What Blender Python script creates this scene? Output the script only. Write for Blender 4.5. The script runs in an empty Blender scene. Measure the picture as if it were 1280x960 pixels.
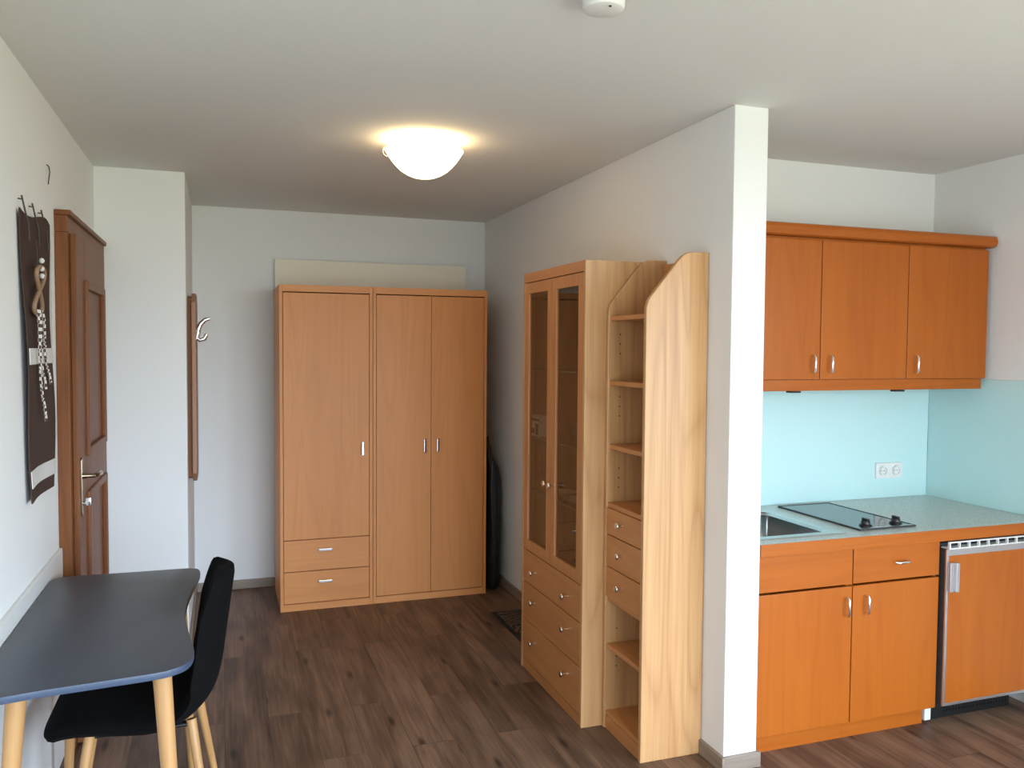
import bpy, bmesh, math, random
from mathutils import Vector, Matrix
random.seed(7)
C = bpy.context.scene.collection
# ---------------------------------------------------------------- dimensions (metres)
XL, XP, XP2, XR = -0.605, 1.784, 1.930, 3.444
YP, YN, YB, YK = 2.638, 4.652, 5.712, 3.320
XN, ZC = -0.176, 2.5
YBK = -3.2            # wall behind the viewer
# ---------------------------------------------------------------- material helpers
def new_mat(name):
    m = bpy.data.materials.new(name); m.use_nodes = True
    nt = m.node_tree; b = nt.nodes['Principled BSDF']
    return m, nt, b
def plain(name, col, rough=0.5, metal=0.0, spec=0.5, bump=0.0, bscale=200, var=0.0):
    m, nt, b = new_mat(name)
    b.inputs['Base Color'].default_value = (*col, 1)
    b.inputs['Roughness'].default_value = rough
    b.inputs['Metallic'].default_value = metal
    b.inputs['Specular IOR Level'].default_value = spec
    if bump or var:
        tc = nt.nodes.new('ShaderNodeTexCoord')
        n = nt.nodes.new('ShaderNodeTexNoise'); n.inputs['Scale'].default_value = bscale; n.inputs['Detail'].default_value = 4
        nt.links.new(tc.outputs['Object'], n.inputs['Vector'])
        if bump:
            bp = nt.nodes.new('ShaderNodeBump'); bp.inputs['Strength'].default_value = bump; bp.inputs['Distance'].default_value = 0.002
            nt.links.new(n.outputs['Fac'], bp.inputs['Height']); nt.links.new(bp.outputs['Normal'], b.inputs['Normal'])
        if var:
            mx = nt.nodes.new('ShaderNodeMix'); mx.data_type = 'RGBA'
            mx.inputs['A'].default_value = (*[c*(1-var) for c in col], 1); mx.inputs['B'].default_value = (*[min(1, c*(1+var)) for c in col], 1)
            nt.links.new(n.outputs['Fac'], mx.inputs['Factor']); nt.links.new(mx.outputs['Result'], b.inputs['Base Color'])
    return m
def wood(name, light, dark, axis='z', rough=0.38, fine=55, cath=1.0, seed=0.0, bands=0.35, spec=0.5, contrast=1.0):
    """veneer: long fibres along one axis, wider tone bands and cathedral figure"""
    m, nt, b = new_mat(name); N = nt.nodes; L = nt.links
    tc = N.new('ShaderNodeTexCoord'); oi = N.new('ShaderNodeObjectInfo')
    add = N.new('ShaderNodeVectorMath'); add.operation = 'ADD'
    cmb = N.new('ShaderNodeMath'); cmb.operation = 'MULTIPLY_ADD'; cmb.inputs[1].default_value = 7.3; cmb.inputs[2].default_value = seed
    L.new(oi.outputs['Random'], cmb.inputs[0]); L.new(tc.outputs['Object'], add.inputs[0]); L.new(cmb.outputs[0], add.inputs[1])
    def mapped(s_long, s_cross):
        mp = N.new('ShaderNodeMapping'); s = [s_cross]*3; s['xyz'.index(axis)] = s_long
        mp.inputs['Scale'].default_value = s; L.new(add.outputs[0], mp.inputs['Vector']); return mp
    n1 = N.new('ShaderNodeTexNoise'); n1.inputs['Scale'].default_value = 1; n1.inputs['Detail'].default_value = 5; n1.inputs['Roughness'].default_value = .6
    L.new(mapped(2.2, fine*2.2).outputs[0], n1.inputs['Vector'])
    n2 = N.new('ShaderNodeTexNoise'); n2.inputs['Scale'].default_value = 1; n2.inputs['Detail'].default_value = 2
    L.new(mapped(.25, 9).outputs[0], n2.inputs['Vector'])
    w = N.new('ShaderNodeTexNoise'); w.inputs['Scale'].default_value = 1; w.inputs['Detail'].default_value = 1.0; w.inputs['Distortion'].default_value = .3
    L.new(mapped(.6, 6.5*cath).outputs[0], w.inputs['Vector'])
    mul = N.new('ShaderNodeMath'); mul.operation = 'MULTIPLY'; mul.inputs[1].default_value = 14
    L.new(w.outputs['Fac'], mul.inputs[0])
    fr = N.new('ShaderNodeMath'); fr.operation = 'PINGPONG'; fr.inputs[1].default_value = 1; L.new(mul.outputs[0], fr.inputs[0])
    pw = N.new('ShaderNodeMath'); pw.operation = 'POWER'; pw.inputs[1].default_value = 3; L.new(fr.outputs[0], pw.inputs[0])
    def mad(src, k, prev=None, c=0.0):
        q = N.new('ShaderNodeMath'); q.operation = 'MULTIPLY_ADD'; q.inputs[1].default_value = k; L.new(src, q.inputs[0])
        if prev is not None: L.new(prev, q.inputs[2])
        else: q.inputs[2].default_value = c
        return q.outputs[0]
    c = contrast
    f = mad(n1.outputs['Fac'], .9*c, None, .5-.45*c-.22*c*bands/.35*2-.05*c)
    f = mad(n2.outputs['Fac'], bands*2.2*c, f)
    f = mad(pw.outputs[0], .32*c, f)
    r = N.new('ShaderNodeMix'); r.data_type = 'RGBA'; r.inputs['A'].default_value = (*light, 1); r.inputs['B'].default_value = (*dark, 1)
    cl = N.new('ShaderNodeClamp'); L.new(f, cl.inputs['Value']); L.new(cl.outputs[0], r.inputs['Factor'])
    L.new(r.outputs['Result'], b.inputs['Base Color'])
    b.inputs['Roughness'].default_value = rough; b.inputs['Specular IOR Level'].default_value = spec
    bp = N.new('ShaderNodeBump'); bp.inputs['Strength'].default_value = .08; bp.inputs['Distance'].default_value = .001
    L.new(n1.outputs['Fac'], bp.inputs['Height']); L.new(bp.outputs['Normal'], b.inputs['Normal'])
    return m
def floor_mat():
    m, nt, b = new_mat('vinyl plank floor'); N = nt.nodes; L = nt.links
    tc = N.new('ShaderNodeTexCoord'); sp = N.new('ShaderNodeSeparateXYZ'); cb = N.new('ShaderNodeCombineXYZ')
    L.new(tc.outputs['Object'], sp.inputs[0]); L.new(sp.outputs['Y'], cb.inputs['X']); L.new(sp.outputs['X'], cb.inputs['Y'])
    br = N.new('ShaderNodeTexBrick'); br.offset = .37; br.offset_frequency = 2
    br.inputs['Color1'].default_value = (0, 0, 0, 1); br.inputs['Color2'].default_value = (1, 1, 1, 1); br.inputs['Mortar'].default_value = (.5, .5, .5, 1)
    br.inputs['Scale'].default_value = 1; br.inputs['Brick Width'].default_value = 1.22; br.inputs['Row Height'].default_value = .178
    br.inputs['Mortar Size'].default_value = .0012; br.inputs['Mortar Smooth'].default_value = .2
    L.new(cb.outputs[0], br.inputs['Vector'])
    # shift the grain per plank
    sh = N.new('ShaderNodeVectorMath'); sh.operation = 'MULTIPLY_ADD'; sh.inputs[1].default_value = (9, 13, 5)
    L.new(br.outputs['Color'], sh.inputs[0]); L.new(cb.outputs[0], sh.inputs[2])
    def nz(sx, sy, det=5, rough=.6, dist=0):
        mp = N.new('ShaderNodeMapping'); mp.inputs['Scale'].default_value = (sx, sy, 1); L.new(sh.outputs[0], mp.inputs['Vector'])
        n = N.new('ShaderNodeTexNoise'); n.inputs['Scale'].default_value = 1; n.inputs['Detail'].default_value = det
        n.inputs['Roughness'].default_value = rough; n.inputs['Distortion'].default_value = dist
        L.new(mp.outputs[0], n.inputs['Vector']); return n.outputs['Fac']
    g1 = nz(3, 90); g2 = nz(1.6, 13, 3, .55, .6); g3 = nz(2.5, 4, 2)
    def mad(src, k, prev=None, c=0.0):
        q = N.new('ShaderNodeMath'); q.operation = 'MULTIPLY_ADD'; q.inputs[1].default_value = k; L.new(src, q.inputs[0])
        if prev is not None: L.new(prev, q.inputs[2])
        else: q.inputs[2].default_value = c
        return q.outputs[0]
    f = mad(g1, .75, None, -.80); f = mad(g2, 1.2, f); f = mad(g3, .5, f)
    f = mad(br.outputs['Color'], .30, f)
    cr = N.new('ShaderNodeValToRGB'); e = cr.color_ramp.elements
    e[0].position = .12; e[0].color = (.052, .029, .019, 1); e[1].position = .95; e[1].color = (.29, .175, .115, 1)
    x = e.new(.5); x.color = (.148, .085, .055, 1)
    L.new(f, cr.inputs['Fac'])
    # knots
    mp = N.new('ShaderNodeMapping'); mp.inputs['Scale'].default_value = (1.15, 4.2, 1); L.new(sh.outputs[0], mp.inputs['Vector'])
    v = N.new('ShaderNodeTexVoronoi'); v.voronoi_dimensions = '2D'; v.inputs['Scale'].default_value = 1; L.new(mp.outputs[0], v.inputs['Vector'])
    kr = N.new('ShaderNodeValToRGB'); kr.color_ramp.elements[0].position = .02; kr.color_ramp.elements[0].color = (.3, .3, .3, 1)
    kr.color_ramp.elements[1].position = .075; kr.color_ramp.elements[1].color = (1, 1, 1, 1)
    L.new(v.outputs['Distance'], kr.inputs['Fac'])
    mx = N.new('ShaderNodeMix'); mx.data_type = 'RGBA'; mx.blend_type = 'MULTIPLY'; mx.inputs['Factor'].default_value = 1
    L.new(cr.outputs['Color'], mx.inputs['A']); L.new(kr.outputs['Color'], mx.inputs['B'])
    m2 = N.new('ShaderNodeMix'); m2.data_type = 'RGBA'; m2.inputs['B'].default_value = (.03, .018, .012, 1)
    sc = N.new('ShaderNodeMath'); sc.operation = 'MULTIPLY'; sc.inputs[1].default_value = .75; L.new(br.outputs['Fac'], sc.inputs[0])
    L.new(sc.outputs[0], m2.inputs['Factor']); L.new(mx.outputs['Result'], m2.inputs['A'])
    L.new(m2.outputs['Result'], b.inputs['Base Color'])
    b.inputs['Roughness'].default_value = .5; b.inputs['Specular IOR Level'].default_value = .35
    bp = N.new('ShaderNodeBump'); bp.inputs['Strength'].default_value = .15; bp.inputs['Distance'].default_value = .001
    L.new(g1, bp.inputs['Height']); L.new(bp.outputs['Normal'], b.inputs['Normal'])
    return m
def glass_mat(name, tint, gloss=.12, rough=.0):
    m = bpy.data.materials.new(name); m.use_nodes = True; nt = m.node_tree; N = nt.nodes; N.clear()
    o = N.new('ShaderNodeOutputMaterial'); t = N.new('ShaderNodeBsdfTransparent'); t.inputs['Color'].default_value = (*tint, 1)
    g = N.new('ShaderNodeBsdfGlossy'); g.inputs['Roughness'].default_value = rough
    fz = N.new('ShaderNodeFresnel'); ge = N.new('ShaderNodeNewGeometry'); im = N.new('ShaderNodeMath'); im.operation = 'MULTIPLY_ADD'
    im.inputs[1].default_value = -.8333; im.inputs[2].default_value = 1.5      # same reflectance from either side of the thin pane
    nt.links.new(ge.outputs['Backfacing'], im.inputs[0]); nt.links.new(im.outputs[0], fz.inputs['IOR'])
    mx = N.new('ShaderNodeMixShader'); nt.links.new(fz.outputs[0], mx.inputs[0]); nt.links.new(t.outputs[0], mx.inputs[1]); nt.links.new(g.outputs[0], mx.inputs[2])
    nt.links.new(mx.outputs[0], o.inputs[0]); return m
def emit_mat(name, col, s):
    m, nt, b = new_mat(name); b.inputs['Base Color'].default_value = (.9, .88, .82, 1); b.inputs['Roughness'].default_value = .3
    b.inputs['Emission Color'].default_value = (*col, 1); b.inputs['Emission Strength'].default_value = s; return m

M = {}
M['wall'] = plain('warm white wall paint', (.88, .88, .87), .85, bump=.25, bscale=350, spec=.2)
M['ceil'] = plain('ceiling paint', (.82, .82, .79), .9, bump=.25, bscale=300, spec=.1)
M['floor'] = floor_mat()
M['base'] = wood('grey brown skirting', (.36, .29, .23), (.19, .14, .105), 'x', .5)
M['base_y'] = wood('grey brown skirting lengthwise', (.36, .29, .23), (.19, .14, .105), 'y', .5)
BE = ((.80, .345, .118), (.66, .255, .075))
M['beech'] = wood('beech veneer upright', *BE, 'z', .42, contrast=.75, spec=.35)
M['beech_h'] = wood('beech veneer level', *BE, 'x', .42, contrast=.75, spec=.35)
AL = ((.69, .395, .175), (.46, .220, .084))
M['alder'] = wood('alder veneer upright', *AL, 'z', .38, fine=45, contrast=1.25)
AF = ((.66, .29, .105), (.48, .18, .052))
M['alder_y'] = wood('alder front level', *AF, 'y', .38, fine=45, contrast=.8)
M['alder_f'] = wood('alder front upright', *AF, 'z', .38, fine=45, contrast=.8)
KI = ((.50, .134, .013), (.35, .078, .007))
M['kit'] = wood('kitchen cherry veneer upright', *KI, 'z', .36, contrast=.7, spec=.3)
M['kit_h'] = wood('kitchen cherry veneer level', *KI, 'x', .36, contrast=.7, spec=.3)
M['door'] = wood('dark oak', (.27, .100, .036), (.13, .042, .014), 'z', .42, spec=.22)
M['door_h'] = wood('dark oak level', (.27, .100, .036), (.13, .042, .014), 'y', .42, spec=.22)
M['coat'] = wood('coat rack wood', (.42, .22, .125), (.27, .125, .065), 'z', .45)
M['leg'] = wood('light oak legs', (.60, .34, .135), (.42, .21, .075), 'z', .4, fine=40, contrast=.8)
M['chrome'] = plain('brushed nickel', (.72, .70, .67), .22, 1.0)
M['shiny'] = plain('polished chrome', (.85, .85, .85), .08, 1.0)
M['brass'] = plain('dark bronze', (.30, .24, .17), .25, 1.0)
M['knob'] = plain('satin nickel knob', (.74, .68, .58), .25, 1.0)
M['steel'] = plain('stainless steel', (.60, .60, .59), .30, 1.0)
M['steel_b'] = plain('polished steel bowl', (.50, .50, .49), .13, 1.0)
M['alu'] = plain('brushed aluminium trim', (.60, .60, .61), .32, .9)
M['graphite'] = plain('graphite steel', (.06, .06, .065), .4, .3)
M['desk'] = plain('grey blue laminate', (.066, .074, .092), .34, spec=.32, bump=.04, bscale=600)
M['deskedge'] = plain('grey blue edge', (.055, .080, .135), .4)
M['black'] = plain('black fabric', (.0045, .0045, .005), .95, bump=.5, bscale=500, spec=.12)
M['blackp'] = plain('black plastic', (.012, .012, .012), .35)
M['bag'] = plain('black nylon', (.010, .010, .011), .42, bump=1.0, bscale=28, spec=.5)
M['white'] = plain('white plastic', (.82, .82, .80), .35)
M['whitep'] = plain('white panel', (.80, .80, .78), .55)
M['cream'] = plain('cream board', (.92, .87, .74), .55)
M['glass'] = glass_mat('cabinet glass', (.72, .66, .60))
M['clear'] = glass_mat('clear glass', (.93, .96, .95))
M['glassedge'] = plain('glass edge', (.28, .33, .30), .2)
M['splash'] = plain('aqua back painted glass', (.60, .84, .84), .22, spec=.45)
M['hob'] = plain('hob glass', (.02, .024, .026), .04, spec=.9)
M['lamp'] = emit_mat('lit opal glass', (1.0, .72, .38), 6.2)
M['dark_hole'] = plain('dark drilled hole', (.02, .012, .008), .9)
M['cloth'] = plain('brown woven cloth', (.085, .054, .045), .95, bump=1.0, bscale=420, spec=.1, var=.35)
M['lace'] = plain('white lace', (.72, .70, .67), .9, bump=1.0, bscale=260, spec=.1, var=.15)
M['rope'] = plain('plaited willow', (.33, .20, .12), .7, bump=1, bscale=200, var=.3)
M['string'] = plain('dark waxed string', (.06, .045, .035), .6)
M['grille'] = plain('black grille', (.008, .008, .008), .45)
def speckle():
    m, nt, b = new_mat('speckled grey laminate'); N = nt.nodes; L = nt.links
    tc = N.new('ShaderNodeTexCoord'); v = N.new('ShaderNodeTexNoise'); v.inputs['Scale'].default_value = 170; v.inputs['Detail'].default_value = 4; v.inputs['Roughness'].default_value = .75
    L.new(tc.outputs['Object'], v.inputs['Vector']); r = N.new('ShaderNodeValToRGB'); e = r.color_ramp.elements
    e[0].position = .36; e[0].color = (.28, .30, .28, 1); e[1].position = .62; e[1].color = (.72, .75, .70, 1); x = e.new(.47); x.color = (.52, .56, .52, 1)
    L.new(v.outputs['Fac'], r.inputs['Fac']); L.new(r.outputs['Color'], b.inputs['Base Color']); b.inputs['Roughness'].default_value = .28; return m
M['worktop'] = speckle()
def checker(name, a, c, s):
    m, nt, b = new_mat(name); tc = nt.nodes.new('ShaderNodeTexCoord'); k = nt.nodes.new('ShaderNodeTexChecker')
    k.inputs['Color1'].default_value = (*a, 1); k.inputs['Color2'].default_value = (*c, 1); k.inputs['Scale'].default_value = s
    nt.links.new(tc.outputs['Object'], k.inputs['Vector']); nt.links.new(k.outputs['Color'], b.inputs['Base Color']); b.inputs['Roughness'].default_value = .9; return m
M['gingham'] = checker('brown and white gingham', (.75, .70, .64), (.10, .055, .04), 85)
def mat_pattern():
    m, nt, b = new_mat('scroll pattern carpet'); N = nt.nodes; L = nt.links
    tc = N.new('ShaderNodeTexCoord'); w = N.new('ShaderNodeTexWave'); w.wave_type = 'RINGS'; w.rings_direction = 'Z'
    w.inputs['Scale'].default_value = 11; w.inputs['Distortion'].default_value = 9; w.inputs['Detail'].default_value = 1; w.inputs['Detail Scale'].default_value = 1.2
    L.new(tc.outputs['Object'], w.inputs['Vector']); r = N.new('ShaderNodeValToRGB'); e = r.color_ramp.elements
    e[0].position = .3; e[0].color = (.012, .010, .009, 1); e[1].position = .45; e[1].color = (.12, .085, .06, 1)
    L.new(w.outputs['Fac'], r.inputs['Fac']); L.new(r.outputs['Color'], b.inputs['Base Color']); b.inputs['Roughness'].default_value = .95; return m
M['matpat'] = mat_pattern()

# ---------------------------------------------------------------- mesh helpers (world coordinates)
def wpos(o):
    p = Vector((0, 0, 0))
    while o: p += o.location; o = o.parent
    return p
def obj(name, bm, mat, parent=None, smooth=False, origin=None, extra=()):
    me = bpy.data.meshes.new(name)
    if parent is not None: off = wpos(parent)
    elif origin is not None: off = Vector(origin)
    else:
        xs = [v.co for v in bm.verts]; off = Vector((sum(v.x for v in xs)/len(xs), sum(v.y for v in xs)/len(xs), min(v.z for v in xs)))
    bmesh.ops.translate(bm, verts=bm.verts, vec=-off)
    bmesh.ops.recalc_face_normals(bm, faces=bm.faces)
    bm.to_mesh(me); bm.free()
    me.materials.append(M[mat] if isinstance(mat, str) else mat)
    for e in extra: me.materials.append(M[e])
    if smooth:
        for p in me.polygons: p.use_smooth = True
        try: me.set_sharp_from_angle(angle=math.radians(40))
        except Exception: pass
    o = bpy.data.objects.new(name, me); C.objects.link(o)
    if parent is not None: o.parent = parent
    else: o.location = off
    return o
def tag(o, label, cat=None, group=None, kind=None):
    if label: o['label'] = label
    if cat: o['category'] = cat
    if group: o['group'] = group
    if kind: o['kind'] = kind
    return o
def thing(name, label, cat, loc, group=None):
    o = bpy.data.objects.new(name, None); C.objects.link(o); o.location = loc; o.empty_display_size = .1
    return tag(o, label, cat, group)
def B(x0, x1, y0, y1, z0, z1, bev=.0015, bm=None):
    """bevelled box"""
    t = bmesh.new(); bmesh.ops.create_cube(t, size=1)
    for v in t.verts:
        v.co = Vector((x0 + (v.co.x+.5)*(x1-x0), y0 + (v.co.y+.5)*(y1-y0), z0 + (v.co.z+.5)*(z1-z0)))
    if bev: bmesh.ops.bevel(t, geom=t.edges[:], offset=bev, segments=2, affect='EDGES', profile=.6)
    return merge(bm, t)
def merge(bm, t):
    if bm is None: return t
    me = bpy.data.meshes.new('tmp'); t.to_mesh(me); t.free(); bm.from_mesh(me); bpy.data.meshes.remove(me); return bm
def prism(pts, axis, a, b, bev=0.0, bm=None, segs=2):
    """extrude a 2-D outline along axis from a to b. pts are the two other axes in order."""
    t = bmesh.new()
    def P(p, d):
        return {'x': (d, p[0], p[1]), 'y': (p[0], d, p[1]), 'z': (p[0], p[1], d)}[axis]
    lo = [t.verts.new(P(p, a)) for p in pts]; hi = [t.verts.new(P(p, b)) for p in pts]
    n = len(pts); t.faces.new(lo); t.faces.new(hi[::-1])
    for i in range(n): t.faces.new((lo[i], hi[i], hi[(i+1) % n], lo[(i+1) % n]))
    bmesh.ops.recalc_face_normals(t, faces=t.faces)
    if bev:
        caps = [f for f in t.faces if len(f.verts) == n]
        es = {e for f in caps for e in f.edges}
        bmesh.ops.bevel(t, geom=list(es), offset=bev, segments=segs, affect='EDGES', profile=.6)
    return merge(bm, t)
def tube(pts, r, bm=None, n=10, closed=False):
    t = bmesh.new(); pts = [Vector(p) for p in pts]; rs = r if isinstance(r, (list, tuple)) else [r]*len(pts)
    rings = []; up = None
    for i, p in enumerate(pts):
        if closed: d = (pts[(i+1) % len(pts)] - pts[i-1]).normalized()
        else: d = (pts[min(i+1, len(pts)-1)] - pts[max(i-1, 0)]).normalized()
        if up is None: up = d.orthogonal().normalized()
        up = (up - d*up.dot(d)); up = up.normalized() if up.length > 1e-6 else d.orthogonal().normalized()
        s = d.cross(up)
        rings.append([t.verts.new(p + (up*math.cos(2*math.pi*k/n) + s*math.sin(2*math.pi*k/n))*rs[i]) for k in range(n)])
    m = len(rings)
    for i in range(m if closed else m-1):
        a, b2 = rings[i], rings[(i+1) % m]
        for k in range(n): t.faces.new((a[k], a[(k+1) % n], b2[(k+1) % n], b2[k]))
    if not closed: t.faces.new(rings[0][::-1]); t.faces.new(rings[-1])
    return merge(bm, t)
def lathe(prof, origin, direction=(0, 0, 1), n=28, bm=None):
    """prof = [(radius, height)...] about direction through origin"""
    t = bmesh.new(); rings = []
    for r, h in prof:
        if r < 1e-6: rings.append([t.verts.new((0, 0, h))])
        else: rings.append([t.verts.new((r*math.cos(2*math.pi*k/n), r*math.sin(2*math.pi*k/n), h)) for k in range(n)])
    for a, b2 in zip(rings, rings[1:]):
        for k in range(n):
            k2 = (k+1) % n
            if len(a) == 1 and len(b2) == 1: break
            if len(a) == 1: t.faces.new((a[0], b2[k], b2[k2]))
            elif len(b2) == 1: t.faces.new((a[k], a[k2], b2[0]))
            else: t.faces.new((a[k], a[k2], b2[k2], b2[k]))
    q = Vector((0, 0, 1)).rotation_difference(Vector(direction)).to_matrix().to_4x4()
    bmesh.ops.transform(t, matrix=Matrix.Translation(origin) @ q, verts=t.verts)
    return merge(bm, t)
def rrect(x0, x1, y0, y1, r, n=6):
    out = []
    for cx, cy, a0 in ((x1-r, y1-r, 0), (x0+r, y1-r, 90), (x0+r, y0+r, 180), (x1-r, y0+r, 270)):
        for k in range(n+1):
            a = math.radians(a0 + 90*k/n); out.append((cx + r*math.cos(a), cy + r*math.sin(a)))
    return out
def structure(name, bm, mat, parent=None, smooth=False, origin=None):
    o = obj(name, bm, mat, parent, smooth, origin)
    if parent is None: o['kind'] = 'structure'
    return o
def frame4(axis, d0, d1, u0, u1, v0, v1, wid, bm=None, bev=.0015):
    """rectangular frame in a plane normal to axis (x or y), depth d0..d1"""
    for (a, b2, c, d) in ((u0, u0+wid, v0, v1), (u1-wid, u1, v0, v1), (u0+wid, u1-wid, v0, v0+wid), (u0+wid, u1-wid, v1-wid, v1)):
        if axis == 'x': bm = B(d0, d1, a, b2, c, d, bev, bm)
        else: bm = B(a, b2, d0, d1, c, d, bev, bm)
    return bm

# ---------------------------------------------------------------- the room
T = .12
structure('floor', B(XL-T, XR+T, YBK-T, YB+T, -.1, 0, 0), 'floor', origin=(0, 0, 0))
structure('ceiling', B(XL-T, XR+T, YBK-T, YB+T, ZC, ZC+.15, 0), 'ceil')
structure('wall_left', B(XL-T, XL, YBK-T, YB+T, 0, ZC, 0), 'wall')
structure('wall_back', B(XL, XP2-.0, YB, YB+T, 0, ZC, 0), 'wall')
structure('wall_nib', B(XL, XN, YN, YB, 0, ZC, .004), 'wall')
structure('wall_partition', B(XP, XP2, YP, YB, 0, ZC, .004), 'wall')
structure('wall_kitchen_back', B(XP2, XR+T, YK, YK+T, 0, ZC, 0), 'wall')
def holed(axis, d0, d1, u0, u1, hu0, hu1, hz0, hz1):
    bm = None
    for a, b2, c, d in ((u0, hu0, 0, ZC), (hu1, u1, 0, ZC), (hu0, hu1, 0, hz0), (hu0, hu1, hz1, ZC)):
        if b2-a < .001 or d-c < .001: continue
        bm = B(d0, d1, a, b2, c, d, 0, bm) if axis == 'x' else B(a, b2, d0, d1, c, d, 0, bm)
    return bm
W1 = (.15, 2.80, .12, 2.34)        # window in the wall behind the viewer: x0 x1 z0 z1
W2 = (-2.9, .5, .35, 2.28)         # window in the right wall: y0 y1 z0 z1
structure('wall_front', holed('y', YBK-T, YBK, XL, XR, *W1), 'wall')
structure('wall_right', holed('x', XR, XR+T, YBK-T, YK, *W2), 'wall')
w = structure('window_1', frame4('y', YBK-.08, YBK-.03, W1[0], W1[1], W1[2], W1[3], .06), 'whitep')
w = structure('window_2', frame4('x', XR+.03, XR+.08, W2[0], W2[1], W2[2], W2[3], .06), 'whitep')
# skirting boards
h = .058
structure('baseboard_back', B(XN+.014, XP-.014, YB-.014, YB, 0, h, .002), 'base')
structure('baseboard_nib', B(XN, XN+.014, YN-.014, YB-.014, 0, h, .002), 'base_y')
structure('baseboard_nib_front', B(XL+.001, XN, YN-.014, YN, 0, h, .002), 'base')
structure('baseboard_partition', B(XP-.014, XP, YP-.014, 2.788, 0, h, .002), 'base_y')
structure('baseboard_partition_back', B(XP-.014, XP, 3.885, YB-.014, 0, h, .002), 'base_y')
structure('baseboard_partition_end', B(XP, XP2+.012, YP-.014, YP, 0, h, .002), 'base')
structure('baseboard_left', B(XL, XL+.014, YBK, 2.0, 0, h, .002), 'base_y')
# white guard board on the left wall behind the desk
o = structure('trim_1', B(XL, XL+.014, .9, 3.590, .0, .812, .003), 'whitep')

# ---------------------------------------------------------------- door in the left wall
D0, D1, DZ = 3.596, YN-.002, 2.12
CX, LX = XL+.046, XL+.068
door = bpy.data.objects.new('door_1', None); C.objects.link(door); door.location = (XL, 4.1, 0); door['kind'] = 'structure'
bm = B(XL+.001, CX, D0, D0+.075, 0, DZ-.085, .003); bm = B(XL+.001, CX, D1-.16, D1, 0, DZ-.085, .003, bm); bm = B(XL+.001, CX, D0, D1, DZ-.085, DZ-.02, .003, bm)
bm = B(XL+.001, CX+.012, D0-.003, D1, DZ-.02, DZ, .004, bm)
obj('door_casing', bm, 'door', door)
Y0, Y1, Z1 = 3.640, 4.470, 2.034
PU, PL = (3.845, 4.40, 1.14, 1.865), (3.845, 4.40, .14, .985)     # raised panels: y0 y1 z0 z1
bm = B(CX+.001, LX, Y0, PU[0], .008, Z1, .003)
bm = B(CX+.001, LX, PU[1], Y1, .008, Z1, .003, bm)
bm = B(CX+.001, LX, PU[0], PU[1], PU[3], Z1, 0, bm); bm = B(CX+.001, LX, PU[0], PU[1], PL[3], PU[2], 0, bm); bm = B(CX+.001, LX, PU[0], PU[1], .008, PL[2], 0, bm)
leaf = obj('door_leaf', bm, 'door', door)
for p in (PU, PL):
    obj('door_panel', B(CX+.001, LX-.008, p[0], p[1], p[2], p[3], 0), 'door', leaf)
    obj('panel_moulding', frame4('x', LX-.010, LX+.012, p[0]-.004, p[1]+.004, p[2]-.004, p[3]+.004, .034, bev=.006), 'door', leaf)
hd = obj('door_handle', prism(rrect(3.676, 3.704, .915, 1.150, .012), 'x', LX, LX+.005, .002), 'brass', leaf, True)
bm = lathe([(0, 0), (.013, 0), (.011, .012), (.009, .016), (.009, .05), (0, .052)], (LX+.004, 3.69, 1.075), (1, 0, 0))
bm = tube([(LX+.048, 3.69, 1.075), (LX+.054, 3.70, 1.075), (LX+.056, 3.73, 1.077), (LX+.056, 3.77, 1.074), (LX+.055, 3.805, 1.070), (LX+.054, 3.822, 1.072)], [.008, .010, .009, .010, .012, .006], bm)
obj('lever', bm, 'brass', hd, True)
bm = lathe([(0, 0), (.008, 0), (.008, .012), (0, .013)], (LX+.004, 3.69, .965), (1, 0, 0)); bm = B(LX+.014, LX+.034, 3.687, 3.693, .955, .985, .001, bm)
obj('door_key', bm, 'shiny', hd, True)

# ---------------------------------------------------------------- wall hanging
wh = thing('wall_hanging', 'long narrow brown cloth wall hanging with two white lace bands on left wall', 'wall hanging', (XL+.001, 3.2, 1.08))
def hang_strip(zt, zb, x0, mat, name, parent, yl0=2.968, yl1=3.030, yr0=3.375, yr1=3.402, th=.004, nz=44, ny=14, rag=0.0):
    t = bmesh.new(); ZT, ZB = 2.030, 1.082
    grid = []
    for side in (0, 1):
        g = []
        for i in range(nz+1):
            z = zt + (zb-zt)*i/nz; f = (ZT-z)/(ZT-ZB); row = []
            for j in range(ny+1):
                u = j/ny; y = (yl0+(yl1-yl0)*f)*(1-u) + (yr0+(yr1-yr0)*f)*u
                x = x0 + .007*math.sin(u*5.2+z*2.1)*.7 + .005*math.sin(z*9+u*2) + (th if side else 0)
                zz = z - (.012*math.sin(u*math.pi*2) if i == 0 and zt > 2 else 0)
                row.append(t.verts.new((x, y, zz)))
            g.append(row)
        grid.append(g)
    for s, g in enumerate(grid):
        for i in range(nz):
            for j in range(ny): t.faces.new((g[i][j], g[i+1][j], g[i+1][j+1], g[i][j+1]))
    a, b2 = grid
    for i in range(nz):
        for j in (0, ny): t.faces.new((a[i][j], a[i+1][j], b2[i+1][j], b2[i][j]))
    for j in range(ny):
        for i in (0, nz): t.faces.new((a[i][j], a[i][j+1], b2[i][j+1], b2[i][j]))
    return obj(name, t, mat, parent, True)
hang_strip(2.028, 1.083, XL+.016, 'cloth', 'cloth', wh)
for zt, zb in ((1.588, 1.535), (1.188, 1.132)):
    hang_strip(zt, zb, XL+.0215, 'lace', 'lace_band', wh, th=.003, nz=8)
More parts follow.
